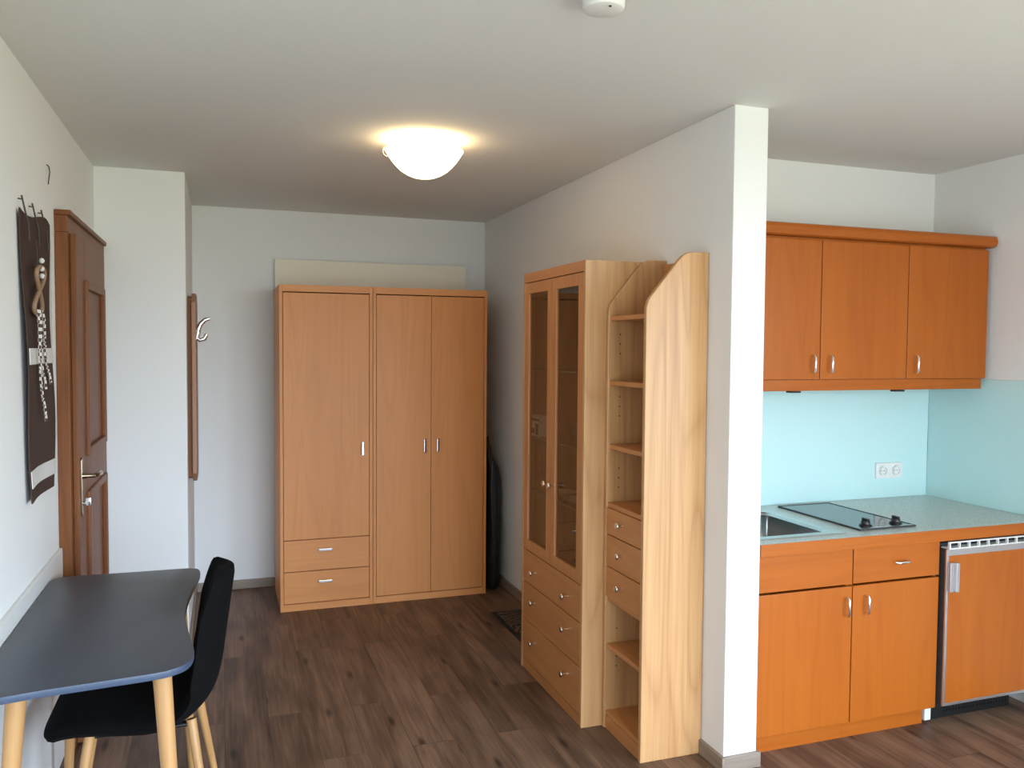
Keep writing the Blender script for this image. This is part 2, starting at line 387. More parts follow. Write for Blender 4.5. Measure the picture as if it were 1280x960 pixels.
# scalloped lace edging behind the right edge
t = []
n = 34
for i in range(n+1):
    z = 1.99 - (1.99-1.24)*i/n; t.append((3.37 if i in (0, n) else 3.37, z))
pts = [(3.36, 1.995)] + [(3.475 + .028*(1-i/n)*0 + (.010 if i % 2 else 0), 1.99-.75*i/n) for i in range(n+1)] + [(3.36, 1.235)]
obj('lace_edging', prism(pts, 'x', XL+.006, XL+.009), 'lace', wh)
for y in (3.0, 3.155, 3.300):
    bm = tube([(XL+.001, y, 2.060), (XL+.014, y, 2.058)], .0022, n=8)
    bm = tube([(XL+.012, y-.004, 2.070), (XL+.016, y-.004, 2.05), (XL+.022, y-.006, 2.02), (XL+.029, y+.002, 1.985), (XL+.029, y+.010, 1.95), (XL+.029, y+.006, 1.93)], .0026, bm, 8)
    obj('hanging_loop', bm, 'string', wh, True)
orn = obj('ornament', tube([(XL+.036+.006*math.cos(a), 3.112+.062*math.sin(a*2), 1.778+.078*math.cos(a)) for a in [2*math.pi*k/48 for k in range(48)]], .0075, closed=True), 'rope', wh, True)
obj('cord', tube([(XL+.032, 3.10, 1.94), (XL+.034, 3.104, 1.86)], .002), 'string', orn, True)
for z in (1.876, 1.850, 1.826): obj('bead', lathe([(0, -.010), (.006, -.007), (.009, 0), (.006, .007), (0, .010)], (XL+.046, 3.104, z), n=12), 'lace', orn, True)
for y0, y1, zb in ((3.105, 3.175, 1.45), (3.155, 3.265, 1.462), (3.075, 3.172, 1.34)):
    pp = [(XL+.036+.003*math.sin(k), y0+(y1-y0)*(k/8)**1.3+.006*math.sin(k*1.9), 1.715+(zb-1.715)*k/8) for k in range(9)]
    obj('gingham_ribbon', tube(pp, .0048, n=6), 'gingham', orn, True)
tag(obj('cable_end', tube([(XL+.001, 3.47, 2.262), (XL+.008, 3.472, 2.255), (XL+.012, 3.465, 2.235), (XL+.010, 3.458, 2.21), (XL+.006, 3.468, 2.19)], .002), 'blackp', None, True),
    'short thin dark wire sticking out of left wall above the door', 'wire')

# ---------------------------------------------------------------- coat rack on the nib wall
cr_ = thing('coat_rack', 'narrow upright wooden coat rack board with curved chrome hook', 'coat rack', (XN+.001, 4.95, .86))
pts = [(4.755, .915), (4.82, .865), (5.03, .865), (5.10, .915), (5.10, 1.835), (5.03, 1.885), (4.82, 1.885), (4.755, 1.835)]
obj('board', prism(pts, 'x', XN+.022, XN+.044, .004), 'coat', cr_)
pts2 = [(4.775, .895), (4.82, .88), (5.03, .88), (5.08, .93), (5.08, 1.82), (5.03, 1.87), (4.82, 1.87), (4.775, 1.855)]
obj('spacer', prism(pts2, 'x', XN+.001, XN+.022, .002), 'door', cr_)
def coat_hook(y, z):
    x = XN+.045
    pts = [(x, y, z-.045), (x+.006, y, z-.02), (x+.010, y, z+.01), (x+.022, y, z+.036), (x+.044, y, z+.058), (x+.066, y, z+.066)]
    bm = tube(pts, [.012, .0145, .0145, .013, .012, .011], n=12)
    bm = tube([(x+.002, y, z-.035), (x+.018, y, z-.052), (x+.040, y, z-.046), (x+.052, y, z-.022)], [.012, .013, .012, .011], bm, 12)
    bm = lathe([(0, 0), (.013, 0), (.013, .003), (0, .005)], (x, y, z), (1, 0, 0), 16, bm)
    o = obj('hook', bm, 'shiny', cr_, True)
    for p in ((x+.068, y, z+.067), (x+.0525, y, z-.018)):
        obj('hook_tip', lathe([(0, -.010), (.008, -.007), (.011, 0), (.008, .007), (0, .010)], p, n=14), 'white', o, True)
coat_hook(4.83, 1.685)

# ---------------------------------------------------------------- wardrobes
def bow_handle(p, axis, length, out, name, parent, mat='chrome', r=.0055, od=(0, -1, 0)):
    """D-shaped bow handle centred at p, reaching out along od"""
    p = Vector(p); a = Vector(axis); o_ = Vector(od)
    path = [p - a*length/2, p - a*length/2 + o_*out*.75, p - a*length*.38 + o_*out, p + a*length*.38 + o_*out, p + a*length/2 + o_*out*.75, p + a*length/2]
    return obj(name, tube(path, r, n=10), mat, parent, True)
def flat_handle(p, vertical, parent):
    x, y, z = p
    if vertical: bm = B(x-.008, x+.008, y-.026, y-.018, z-.043, z+.043, .003); bm = B(x-.005, x+.005, y-.019, y, z-.036, z-.026, .001, bm); bm = B(x-.005, x+.005, y-.019, y, z+.026, z+.036, .001, bm)
    else: bm = B(x-.043, x+.043, y-.026, y-.018, z-.008, z+.008, .003); bm = B(x-.036, x-.026, y-.019, y, z-.005, z+.005, .001, bm); bm = B(x+.026, x+.036, y-.019, y, z-.005, z+.005, .001, bm)
    return obj('handle', bm, 'shiny', parent)
YW = 5.105
def wardrobe(x0, x1, label, kind):
    t = thing('wardrobe', label, 'wardrobe', ((x0+x1)/2, YW, 0), 'beech wardrobes against the back wall')
    zt = 1.971
    bm = B(x0, x0+.019, YW, 5.655, 0, zt, .001); bm = B(x1-.019, x1, YW, 5.655, 0, zt, .001, bm)
    bm = B(x0+.019, x1-.019, 5.64, 5.655, 0, zt, 0, bm); bm = B(x0+.019, x1-.019, YW+.004, 5.64, .03, .042, 0, bm)
    obj('body', bm, 'beech', t)
    obj('top_rail', B(x0+.0195, x1-.0195, YW, 5.639, 1.930, zt, .001), 'beech_h', t)
    obj('plinth', B(x0+.0195, x1-.0195, YW+.001, YW+.02, 0, .0415, .001), 'beech_h', t)
    a, b2 = x0+.0215, x1-.0215; f = YW+.002
    if kind == 'drawers':
        d = obj('door', B(a, b2, f, f+.019, .434, 1.924), 'beech', t); flat_handle((b2-.042, f, .978), True, d)
        for z0, z1 in ((.241, .430), (.046, .237)):
            d = obj('drawer', B(a, b2, f, f+.019, z0, z1), 'beech_h', t); flat_handle(((a+b2)/2-.013, f, (z0+z1)/2+.034), False, d)
    else:
        m = (a+b2)/2
        for q0, q1, hx in ((a, m-.0012, m-.042), (m+.0012, b2, m+.042)):
            d = obj('door', B(q0, q1, f, f+.019, .046, 1.924), 'beech', t); flat_handle((hx, f, .985), True, d)
wardrobe(.321, .8765, 'beech wardrobe with one tall door above two drawers', 'drawers')
wardrobe(.879, 1.615, 'beech wardrobe with two tall full height doors and no drawers', 'doors')
tag(obj('board_panel', B(.33, 1.632, 5.662, 5.69, .002, 2.176, .002), 'cream'), 'cream flat board standing upright behind the two wardrobes', 'board')

# black bag in the corner
t = bmesh.new()
prof = [(0.0, .050, .10), (.06, .062, .125), (.3, .060, .13), (.55, .062, .125), (.72, .060, .12), (.80, .050, .10), (.90, .030, .06), (.97, .018, .03), (1.01, .012, .02)]
rings = []
for i, (z, rx, ry) in enumerate(prof):
    cx = 1.692 - (.025 if z > .85 else 0)
    rings.append([t.verts.new((cx + rx*math.cos(a)*(1+.08*math.sin(5*a+i)), 5.27 + ry*math.sin(a)*(1+.07*math.cos(4*a+i*2)), z+.002)) for a in [2*math.pi*k/24 for k in range(24)]])
for a, b2 in zip(rings, rings[1:]):
    for k in range(24): t.faces.new((a[k], a[(k+1) % 24], b2[(k+1) % 24], b2[k]))
t.faces.new(rings[0][::-1]); t.faces.new(rings[-1])
bg = thing('long_bag', 'tall narrow black bag standing upright between wardrobe and wall', 'bag', (1.692, 5.27, 0))
obj('bag_body', t, 'bag', bg, True)
obj('strap', tube([(1.665, 5.13, .86), (1.655, 5.125, .70), (1.66, 5.12, .5), (1.675, 5.125, .32)], .006, n=6), 'blackp', bg, True)
# mat
fm = thing('floor_mat', 'dark patterned floor mat with black border beside the right wall', 'mat', (1.65, 4.33, 0))
obj('mat_field', B(1.552, 1.740, 3.95, 4.686, .001, .006, .001), 'matpat', fm)
obj('mat_border', prism([(1.525, 3.92), (1.768, 3.92), (1.768, 4.713), (1.525, 4.713)], 'z', .0005, .004, .001), 'grille', fm)

# ---------------------------------------------------------------- glass display cabinet
XC, G0, G1, ZG = 1.417, 3.878, 3.1375, 1.967
XK = XP-.002
dc = thing('display_cabinet', 'wooden display cabinet with two glass doors above three drawers', 'cabinet', (1.6, 3.5, 0))
obj('side_panel', B(XC, XK, G1, G1+.019, 0, ZG, .001), 'alder', dc)
obj('side_panel', B(XC, XK, G0-.019, G0, 0, ZG, .001), 'alder', dc)
obj('top_panel', B(XC, XK, G1+.0195, G0-.0195, ZG-.045, ZG, .001), 'alder_y', dc)
obj('back_panel', B(XK-.008, XK-.0005, G1+.0195, G0-.0195, .0, ZG-.0455, 0), 'alder_f', dc)
obj('inner_floor', B(XC+.022, XK-.009, G1+.0195, G0-.0195, .588, .604, 0), 'alder_y', dc)
obj('plinth', B(XC+.003, XC+.02, G1+.0195, G0-.0195, 0, .046, .001), 'alder_y', dc)
ya, yb, ym = G1+.0205, G0-.0205, (G0+G1)/2
fx = XC+.0005
def knob(p, parent, d=(-1, 0, 0)):
    return obj('knob', lathe([(0, 0), (.006, 0), (.0055, .012), (.0075, .016), (.0135, .019), (.0145, .023), (.0125, .027), (0, .0285)], p, d, 20), 'knob', parent, True)
for q0, q1, kn in ((ya, ym-.001, ym-.03), (ym+.001, yb, ym+.03)):
    fw = .052; bm = None
    z0, z1 = .606, 1.918
    bm = B(fx, fx+.02, q0, q0+fw, z0, z1, .002); bm = B(fx, fx+.02, q1-fw, q1, z0, z1, .002, bm)
    bm = B(fx, fx+.02, q0+fw, q1-fw, z0, z0+fw, .002, bm); bm = B(fx, fx+.02, q0+fw, q1-fw, z1-fw, z1, .002, bm)
    d = obj('door', bm, 'alder_f', dc)
    obj('glass_pane', B(fx+.009, fx+.013, q0+fw-.004, q1-fw+.004, z0+fw-.004, z1-fw+.004, 0), 'glass', d)
    knob((fx, kn, .976), d)
for z0, z1, kz in ((.444, .602, .515), (.253, .440, .369), (.050, .249, .170)):
    d = obj('drawer', B(fx, fx+.02, ya, yb, z0, z1, .003), 'alder_y', dc)
    for ky in (3.31, 3.70): knob((fx, ky, kz), d)
for z in (1.170, .905, 1.50):
    for p in obj('glass_shelf', B(XC+.023, XK-.0095, G1+.0205, G0-.0205, z-.006, z, 0), 'clear', dc, extra=('glassedge',)).data.polygons:
        if abs(p.normal.x) > .9: p.material_index = 1
# contents
tb = thing('box', 'small printed box on the glass shelf behind the left glass door', 'box', (1.46, 3.78, 1.171))
obj('carton', B(1.442, 1.482, 3.715, 3.84, 1.171, 1.275, .001), 'white', tb)
for a, b2, c, d in ((3.72, 3.835, 1.248, 1.258), (3.73, 3.765, 1.18, 1.235), (3.78, 3.83, 1.185, 1.21)):
    obj('print_block', B(1.4405, 1.4418, a, b2, c, d, 0), 'graphite', tb)
# glassware
def tumbler(x, y, z, label):
    tag(obj('drinking_glass', lathe([(0, 0), (.026, 0), (.034, .09), (.0325, .09), (.025, .006), (0, .006)], (x, y, z), n=24), 'clear', None, True), label, 'glass', 'glassware in the display cabinet')
tumbler(1.475, 3.35, 1.1705, 'clear drinking glass on the shelf behind the right glass door')
for k, (x, y, lab) in enumerate(((1.52, 3.42, 'small white dish on the shelf behind the right glass door'), (1.52, 3.60, 'small white dish on the lower shelf behind the left glass door'))):
    tag(obj('dish', lathe([(0, 0), (.035, 0), (.07, .018), (.068, .020), (.034, .004), (0, .004)], (x, y, .9055), n=28), 'white', None, True), lab, 'dish', 'dishes in the display cabinet')

# ---------------------------------------------------------------- open shelf unit
XS, S1, S0 = 1.512, 2.790, 3.1355
su = thing('shelf_unit', 'narrow open wooden shelf unit with sloped top sides and three small drawers', 'shelf unit', (1.65, 2.96, 0))
sl = [(XK, 0), (XK, 1.974), (1.712, 1.974), (1.690, 1.971), (1.668, 1.960), (1.650, 1.943), (1.535, 1.805), (1.520, 1.783), (1.513, 1.760), (XS, 1.735), (XS, 0)]
obj('side_panel', prism(sl, 'y', S1, S1+.022, .004), 'alder', su)
fp = obj('side_panel', prism(sl, 'y', S0-.022, S0-.0005, .004), 'alder', su)
ia, ib = S1+.0225, S0-.0225
obj('back_panel', B(XK-.008, XK-.0005, ia, ib, 0, 1.86, 0), 'alder_f', su)
obj('top_rail', B(XK-.022, XK-.0005, ia, ib, 1.8605, 1.955, .002), 'alder_y', su)
for z in (1.735, 1.468, 1.203, .362):
    obj('shelf', B(XS+.010, XK-.0085, ia, ib, z-.019, z, .003), 'alder_y', su)
obj('drawer_top', B(XS+.006, XK-.0085, ia, ib, .940, .960, .003), 'alder_y', su)
obj('drawer_base', B(XS+.01, XK-.0085, ia, ib, .545, .562, .002), 'alder_y', su)
for z0, z1 in ((.830, .938), (.696, .826), (.566, .692)):
    d = obj('drawer', B(XS+.001, XS+.021, ia+.001, ib-.001, z0, z1, .003), 'alder_y', su); knob((XS+.001, (ia+ib)/2+.01, (z0+z1)/2+.004), d)
obj('bottom_board', B(XS+.008, XK-.0085, ia, ib, .058, .076, .003), 'alder_y', su)
obj('plinth', B(XS+.006, XS+.024, ia, ib, 0, .0575, .001), 'alder_y', su)
for z in [1.40, 1.36, 1.32, 1.10, 1.06, 1.02, 1.66, 1.62, 1.58, .30, .26, .42]:
    for x in (XS+.055,):
        obj('shelf_pin_hole', lathe([(0, 0), (.003, 0), (.003, .0008), (0, .0008)], (x, S0-.022, z), (0, -1, 0), 8), 'dark_hole', fp)

# ---------------------------------------------------------------- kitchen
YF = 2.669
kc = 'base kitchen cabinets'
def kbow(p, axis, parent): return bow_handle(p, axis, .072, .024, 'handle', parent, 'shiny', .0055)
for x0, x1, lab, kind in ((1.948, 2.3995, 'orange wood base cabinet with plain drawer front under the sink', 'sink'), (2.4015, 2.853, 'orange wood base cabinet with handled drawer beside the small fridge', 'drawer')):
    t = thing('base_cabinet', lab, 'cabinet', ((x0+x1)/2, 3.0, 0), kc)
    bm = B(x0, x0+.016, YF+.02, YK-.004, .085, .805, .001); bm = B(x1-.016, x1, YF+.02, YK-.004, .085, .805, .001, bm)
    bm = B(x0+.016, x1-.016, YF+.02, YK-.004, .085, .101, 0, bm); bm = B(x0+.016, x1-.016, YK-.012, YK-.004, .101, .805, 0, bm); bm = B(x0+.016, x1-.016, YF+.02, YF+.1, .660, .672, 0, bm)
    obj('body', bm, 'kit', t)
    a, b2 = x0+.0015, x1-.0015
    d = obj('door', B(a, b2, YF, YF+.019, .086, .648, .0025), 'kit', t)
    kbow(((b2-.032) if kind == 'sink' else (a+.062), YF, .570), (0, 0, 1), d)
    d = obj('drawer' if kind == 'drawer' else 'drawer_front', B(a, b2, YF, YF+.019, .657, .806, .0025), 'kit_h', t)
    if kind == 'drawer': kbow(((a+b2)/2+.012, YF, .732), (1, 0, 0), d)
    obj('plinth', B(x0-.001, x1-(.02 if kind == 'drawer' else -.0008), 2.719, 2.735, 0, .0845, .001), 'kit_h', t)
XW1 = XR-.001
# worktop with cut-outs for the sink bowl and the hob
wt = thing('worktop', 'speckled grey kitchen worktop with orange wood front edge', 'worktop', (2.7, 3.0, .8085))
zk = .857
SX0, SX1, SY0, SY1 = 1.975, 2.350, 2.745, 3.185      # bowl
HX0, HX1, HY0, HY1 = 2.492, 2.755, 2.735, 3.240      # hob recess
def slab(x0, x1, y0, y1, z0, z1, holes):
    xs = sorted({x0, x1, *[v for h_ in holes for v in h_[:2]]}); ys = sorted({y0, y1, *[v for h_ in holes for v in h_[2:]]})
    t = bmesh.new(); V = {}
    def gv(x, y, z):
        k = (x, y, z)
        if k not in V: V[k] = t.verts.new(k)
        return V[k]
    solid = {}
    for i in range(len(xs)-1):
        for j in range(len(ys)-1):
            cx, cy = (xs[i]+xs[i+1])/2, (ys[j]+ys[j+1])/2
            solid[i, j] = not any(h_[0] < cx < h_[1] and h_[2] < cy < h_[3] for h_ in holes)
    for (i, j), s in solid.items():
        if not s: continue
        X0, X1_, Y0_, Y1_ = xs[i], xs[i+1], ys[j], ys[j+1]
        for z in (z0, z1): t.faces.new([gv(X0, Y0_, z), gv(X1_, Y0_, z), gv(X1_, Y1_, z), gv(X0, Y1_, z)])
        for (di, dj, p, q) in ((-1, 0, (X0, Y0_), (X0, Y1_)), (1, 0, (X1_, Y0_), (X1_, Y1_)), (0, -1, (X0, Y0_), (X1_, Y0_)), (0, 1, (X0, Y1_), (X1_, Y1_))):
            if not solid.get((i+di, j+dj), False):
                t.faces.new([gv(*p, z0), gv(*q, z0), gv(*q, z1), gv(*p, z1)])
    return t
obj('worktop_slab', slab(XP2+.002, XW1, 2.640, YK-.001, .8085, zk, [(SX0, SX1, SY0, SY1), (HX0, HX1, HY0, HY1)]), 'worktop', wt)
obj('front_edge', B(XP2+.002, XW1, 2.634, 2.6398, .8085, zk-.0005, .001), 'kit_h', wt)
# sink
sk = thing('sink', 'stainless steel inset sink bowl at the left of the worktop', 'sink', (2.15, 2.97, zk))
def loft(rings_, bm=None, cap=True):
    t = bmesh.new(); R_ = [[t.verts.new(p) for p in r] for r in rings_]
    for a, b2 in zip(R_, R_[1:]):
        n = len(a)
        for k in range(n): t.faces.new((a[k], a[(k+1) % n], b2[(k+1) % n], b2[k]))
    if cap: t.faces.new(R_[-1])
    return merge(bm, t)
def ring(x0, x1, y0, y1, r, z): return [(x, y, z) for x, y in rrect(x0, x1, y0, y1, r, 7)]
q = .004
obj('rim', loft([ring(1.945, 2.400, 2.700, 3.235, .012, zk+.0004), ring(1.947, 2.398, 2.702, 3.233, .012, zk+.003), ring(1.953, 2.392, 2.708, 3.227, .012, zk+.004), ring(1.960, 2.385, 2.715, 3.220, .012, zk+.002),
            ring(SX0, SX1, SY0, SY1, .05, zk+.002), ring(SX0+q, SX1-q, SY0+q, SY1-q, .05, zk-.003), ring(SX0+q+.002, SX1-q-.002, SY0+q+.002, SY1-q-.002, .05, zk-.010)], cap=False), 'steel', sk, True)
obj('bowl', loft([ring(SX0+q+.002, SX1-q-.002, SY0+q+.002, SY1-q-.002, .05, zk-.0101), ring(SX0+.009, SX1-.009, SY0+.009, SY1-.009, .05, zk-.120), ring(SX0+.014, SX1-.014, SY0+.014, SY1-.014, .05, zk-.135),
            ring(SX0+.03, SX1-.03, SY0+.03, SY1-.03, .045, zk-.146), ring(SX0+.06, SX1-.06, SY0+.06, SY1-.06, .04, zk-.150)]), 'steel_b', sk, True)
obj('drain', lathe([(0, 0), (.032, 0), (.034, .002), (.03, .003), (.012, .001), (0, .001)], (2.145, 2.975, zk-.150)), 'shiny', sk, True)
# hob
hb = thing('hob', 'narrow black glass two ring hob set into the worktop', 'hob', (2.62, 2.99, zk))
obj('glass_top', B(2.479, 2.767, 2.721, 3.252, zk+.001, zk+.006, .001), 'hob', hb)
fr = frame4('y', 0, 1, 0, 1, 0, 1, .1); fr.free()
bm = None
for a in ((2.476, 2.482, 2.718, 3.255), (2.764, 2.770, 2.718, 3.255), (2.482, 2.764, 2.718, 2.724), (2.482, 2.764, 3.249, 3.255)): bm = B(a[0], a[1], a[2], a[3], zk+.0005, zk+.008, .001, bm)
obj('hob_frame', bm, 'graphite', hb)
obj('front_strip', B(2.483, 2.763, 2.7245, 2.738, zk+.0062, zk+.0078, .0005), 'steel', hb)
for x, y in ((2.555, 2.775), (2.715, 2.775)):
    k = obj('control_knob', lathe([(0, 0), (.026, 0), (.026, .004), (.019, .009), (.018, .020), (.016, .022), (0, .022)], (x, y, zk+.0062), n=26), 'blackp', hb, True)
    obj('knob_grip', B(x-.006, x+.006, y-.018, y+.018, zk+.028, zk+.038, .003), 'blackp', k)
# small fridge
fg = thing('small_fridge', 'small built under fridge with wood panel door and aluminium trim', 'fridge', (3.12, 3.0, 0))
FX0, FX1, FY = 2.862, 3.405, 2.642
obj('body', B(FX0, FX1, FY+.045, 3.25, .10, .785, .003), 'graphite', fg)
dd = obj('door', B(FX0, FX1, FY+.004, FY+.043, .100, .770, .003), 'graphite', fg)
obj('door_frame', frame4('y', FY-.001, FY+.010, FX0, FX1, .100, .768, .012), 'alu', dd)
obj('top_trim', B(FX0+.012, FX1-.012, FY-.001, FY+.009, .742, .7565, .001), 'alu', dd)
obj('wood_panel', B(FX0+.0125, FX1-.0125, FY+.0005, FY+.004, .1125, .7415, .0), 'kit', dd)
bm = B(FX0+.006, FX0+.030, FY-.016, FY-.002, .590, .715, .003); bm = B(FX0+.030, FX0+.050, FY-.024, FY-.002, .590, .715, .004, bm)
obj('handle', bm, 'alu', dd)
bm = B(FX0, FX1, FY-.014, FY-.003, .772, .777, .001); bm = B(FX0, FX1, FY-.014, FY-.003, .798, .803, .001, bm)
nf = 10
for i in range(nf+1):
    x = FX0 + (FX1-FX0-.006)*i/nf; bm = B(x, x+.006, FY-.014, FY-.003, .777, .798, .0005, bm)
bm = B(FX0, FX1, FY-.0025, FY+.03, .772, .776, 0, bm)
obj('vent_grille', bm, 'white', fg)
bm = B(FX0+.012, FX1-.06, 2.728, 2.745, .004, .096, .002)
for i in range(22):
    x = FX0+.10+i*.017; bm = B(x, x+.010, 2.7235, 2.7279, .045, .055, .001, bm); bm = B(x, x+.010, 2.7235, 2.7279, .062, .072, .001, bm); bm = B(x, x+.010, 2.7235, 2.7279, .028, .038, .001, bm)
obj('base_grille', bm, 'grille', fg)
obj('foot_cover', B(FX0-.022, FX0+.011, 2.712, 2.742, .012, .0835, .002), 'white', fg)
for x in (FX0+.05, FX1-.05):
    for y in (2.80, 3.20): obj('foot', lathe([(0, 0), (.016, 0), (.016, .006), (.008, .010), (.008, .10), (0, .10)], (x, y, 0), n=14), 'blackp', fg, True)
tag(obj('filler_strip', B(FX1+.006, XW1, 2.66, 2.68, 0, .806, .001), 'kit'), 'orange wood filler strip between fridge and right wall', 'panel')
# backsplash glass
tag(obj('splashback', B(XP2+.001, XR-.008, YK-.007, YK-.001, zk+.0005, 1.470, .0008), 'splash'), 'pale aqua glass splashback on the wall behind the sink and hob', 'splashback')
tag(obj('splashback', B(XR-.007, XR-.001, 2.40, YK-.008, zk+.0005, 1.468, .0008), 'splash'), 'pale aqua glass splashback on the right side wall', 'splashback')
# double socket
so = thing('wall_socket', 'white double wall socket on the aqua splashback', 'socket', (3.183, YK-.007, .995))
obj('cover_plate', prism(rrect(3.100, 3.266, .957, 1.036, .006), 'y', YK-.017, YK-.0075, .002), 'white', so)
for x in (3.141, 3.224):
    c = obj('socket_insert', lathe([(0, .0), (.019, .0), (.0195, .0085), (.022, .0105), (.024, .0105), (.0245, .0)], (x, YK-.0172, .9965), (0, -1, 0), 28), 'white', so, True)
    bm = None
    for dx in (-.0095, .0095): bm = lathe([(0, 0), (.0027, 0), (.0027, .0006), (0, .0006)], (x+dx, YK-.0173, .9965), (0, -1, 0), 10, bm)
    obj('pin_holes', bm, 'blackp', c)
# wall cabinets
YU = 2.960
for x0, x1, hx, lab in ((1.945, 2.4555, 2.414, 'orange wood wall cabinet nearest the white partition'), (2.4575, 2.9345, 2.504, 'orange wood wall cabinet in the middle of the row'), (2.9365, 3.4125, 2.981, 'orange wood wall cabinet at the right end of the row')):
    t = thing('wall_cabinet', lab, 'cabinet', ((x0+x1)/2, 3.15, 1.4725), 'orange wood wall cabinets')
    bm = B(x0, x0+.016, YU+.02, YK-.0075, 1.4735, 2.0865, .001); bm = B(x1-.016, x1, YU+.02, YK-.0075, 1.4735, 2.0865, .001, bm)
    bm = B(x0+.016, x1-.016, YU+.02, YK-.0075, 1.4735, 1.4895, 0, bm); bm = B(x0+.016, x1-.016, YU+.02, YK-.0075, 2.0705, 2.0865, 0, bm); bm = B(x0+.016, x1-.016, YK-.014, YK-.0075, 1.4895, 2.0705, 0, bm)
    obj('body', bm, 'kit', t)
    d = obj('door', B(x0+.001, x1-.001, YU, YU+.019, 1.474, 2.076, .003), 'kit', t); kbow((hx, YU, 1.541), (0, 0, 1), d)
prof = [(YK-.008, 2.0875), (2.952, 2.0875), (2.938, 2.093), (2.932, 2.108), (2.932, 2.122), (2.938, 2.136), (2.950, 2.141), (YK-.008, 2.141)]
tag(obj('cornice', prism(prof, 'x', XP2+.002, XR-.012, .002), 'kit_h'), 'orange wood cornice board along the top of the wall cabinets', 'cornice')
bm = B(XP2+.002, 3.400, YU+.012, YU+.032, 1.424, 1.4725, .002); bm = B(3.380, 3.400, YU+.032, YK-.008, 1.424, 1.4725, .002, bm)
tag(obj('light_pelmet', bm, 'kit_h'), 'orange wood strip below the doors of the wall cabinets', 'pelmet')
for x, lab in ((2.335, 'small black light switch under the wall cabinets near the partition'), (2.905, 'small black light switch under the wall cabinets above the hob')):
    bm = B(x-.028, x+.028, YU+.004, YU+.034, 1.4155, 1.4235, .002)
    tag(obj('cabinet_light', bm, 'blackp'), lab.replace('light switch', 'light fitting'), 'light', 'light fittings under the wall cabinets')

# ---------------------------------------------------------------- ceiling lamp and smoke detector
lx, ly = .835, 3.56
cl = thing('ceiling_lamp', 'lit round glass bowl ceiling lamp', 'lamp', (lx, ly, ZC))
R_, zr, dp = .170, 2.452, .118
outer = [(r, zr-d_) for r, d_ in ((0, .118), (.025, .1165), (.05, .111), (.075, .101), (.098, .087), (.120, .068), (.140, .045), (.156, .022), (.166, .006), (.170, 0))]
inner = [(r*.97, z+.004) for r, z in outer[::-1]]
obj('glass_bowl', lathe(outer+inner, (lx, ly, 0), n=56), 'lamp', cl, True)
obj('ceiling_plate', lathe([(0, ZC-.001), (.07, ZC-.001), (.07, ZC-.014), (.06, ZC-.022), (0, ZC-.022)], (lx, ly, 0)), 'white', cl, True)
for a in (-75, 45, 165):
    a = math.radians(a); c_, s_ = math.cos(a), math.sin(a)
    P = lambda r, z: (lx+c_*r, ly+s_*r, z)
    obj('clip', tube([P(.06, ZC-.018), P(.13, ZC-.03), P(R_+.004, zr+.012), P(R_+.010, zr-.004), P(R_+.004, zr-.020), P(R_-.010, zr-.028)], .0028, n=8), 'shiny', cl, True)
sd = thing('smoke_detector', 'white round smoke detector on the ceiling above the camera side', 'smoke detector', (.925, 1.955, ZC))
sd['label'] = 'white round smoke detector on the ceiling at the top edge'
obj('detector_body', lathe([(0, ZC-.0005), (.058, ZC-.0005), (.058, ZC-.012), (.054, ZC-.014), (.054, ZC-.030), (.050, ZC-.038), (.040, ZC-.042), (0, ZC-.043)], (.925, 1.955, 0), n=40), 'white', sd, True)
obj('sensor_dot', lathe([(0, 0), (.004, 0), (.003, .002), (0, .0025)], (.925, 1.917, ZC-.042), (0, 0, -1), 10), 'blackp', sd, True)

# ---------------------------------------------------------------- desk
zd = .755
dk = thing('desk', 'small grey blue topped desk with tapered light wood legs', 'desk', (-.33, 2.8, 0))
def catmull(pts, n=8):
    out = []; m = len(pts)
    for i in range(m):
        p0, p1, p2, p3 = [Vector((*pts[(i+k-1) % m], 0)) for k in range(4)]
        for k in range(n):
            s = k/n; out.append(tuple((.5*((2*p1)+(-p0+p2)*s+(2*p0-5*p1+4*p2-p3)*s*s+(-p0+3*p1-3*p2+p3)*s**3))[:2]))
    return out
DX = XL+.017
side = [(-.172, 2.285), (-.125, 2.302), (-.092, 2.338), (-.079, 2.40), (-.083, 2.47), (-.097, 2.58), (-.110, 2.70), (-.115, 2.80), (-.112, 2.92), (-.104, 3.03), (-.092, 3.15), (-.084, 3.24), (-.084, 3.29), (-.094, 3.33), (-.122, 3.348), (-.17, 3.352)]
full = side + [(-.30, 3.354), (-.42, 3.358), (DX+.055, 3.362), (DX+.018, 3.352), (DX+.002, 3.322), (DX, 3.26), (DX, 3.1), (DX, 2.8), (DX, 2.5), (DX, 2.34), (DX+.003, 2.270), (DX+.03, 2.240), (DX+.08, 2.240), (-.42, 2.256), (-.30, 2.270)]
tt = obj('tabletop', prism(catmull(full, 5), 'z', zd-.019, zd, .003), 'desk', dk, True, extra=('deskedge',))
for p in tt.data.polygons:
    if abs(p.normal.z) < .75: p.material_index = 1
def tleg(top, bot, r0, r1, name, parent, mat='leg'):
    a, b2 = Vector(top), Vector(bot); n = 10
    return obj(name, tube([a.lerp(b2, k/n) for k in range(n+1)], [r0+(r1-r0)*k/n for k in range(n+1)], n=22), mat, parent, True)
zt = zd-.0205
for (tx, ty, bx, by) in ((-.158, 2.362, -.112, 2.315), (-.497, 2.362, -.545, 2.315), (-.158, 3.235, -.115, 3.285), (-.497, 3.235, -.535, 3.285)):
    tleg((tx, ty, zt), (bx, by, 0), .0245, .0145, 'leg', dk)

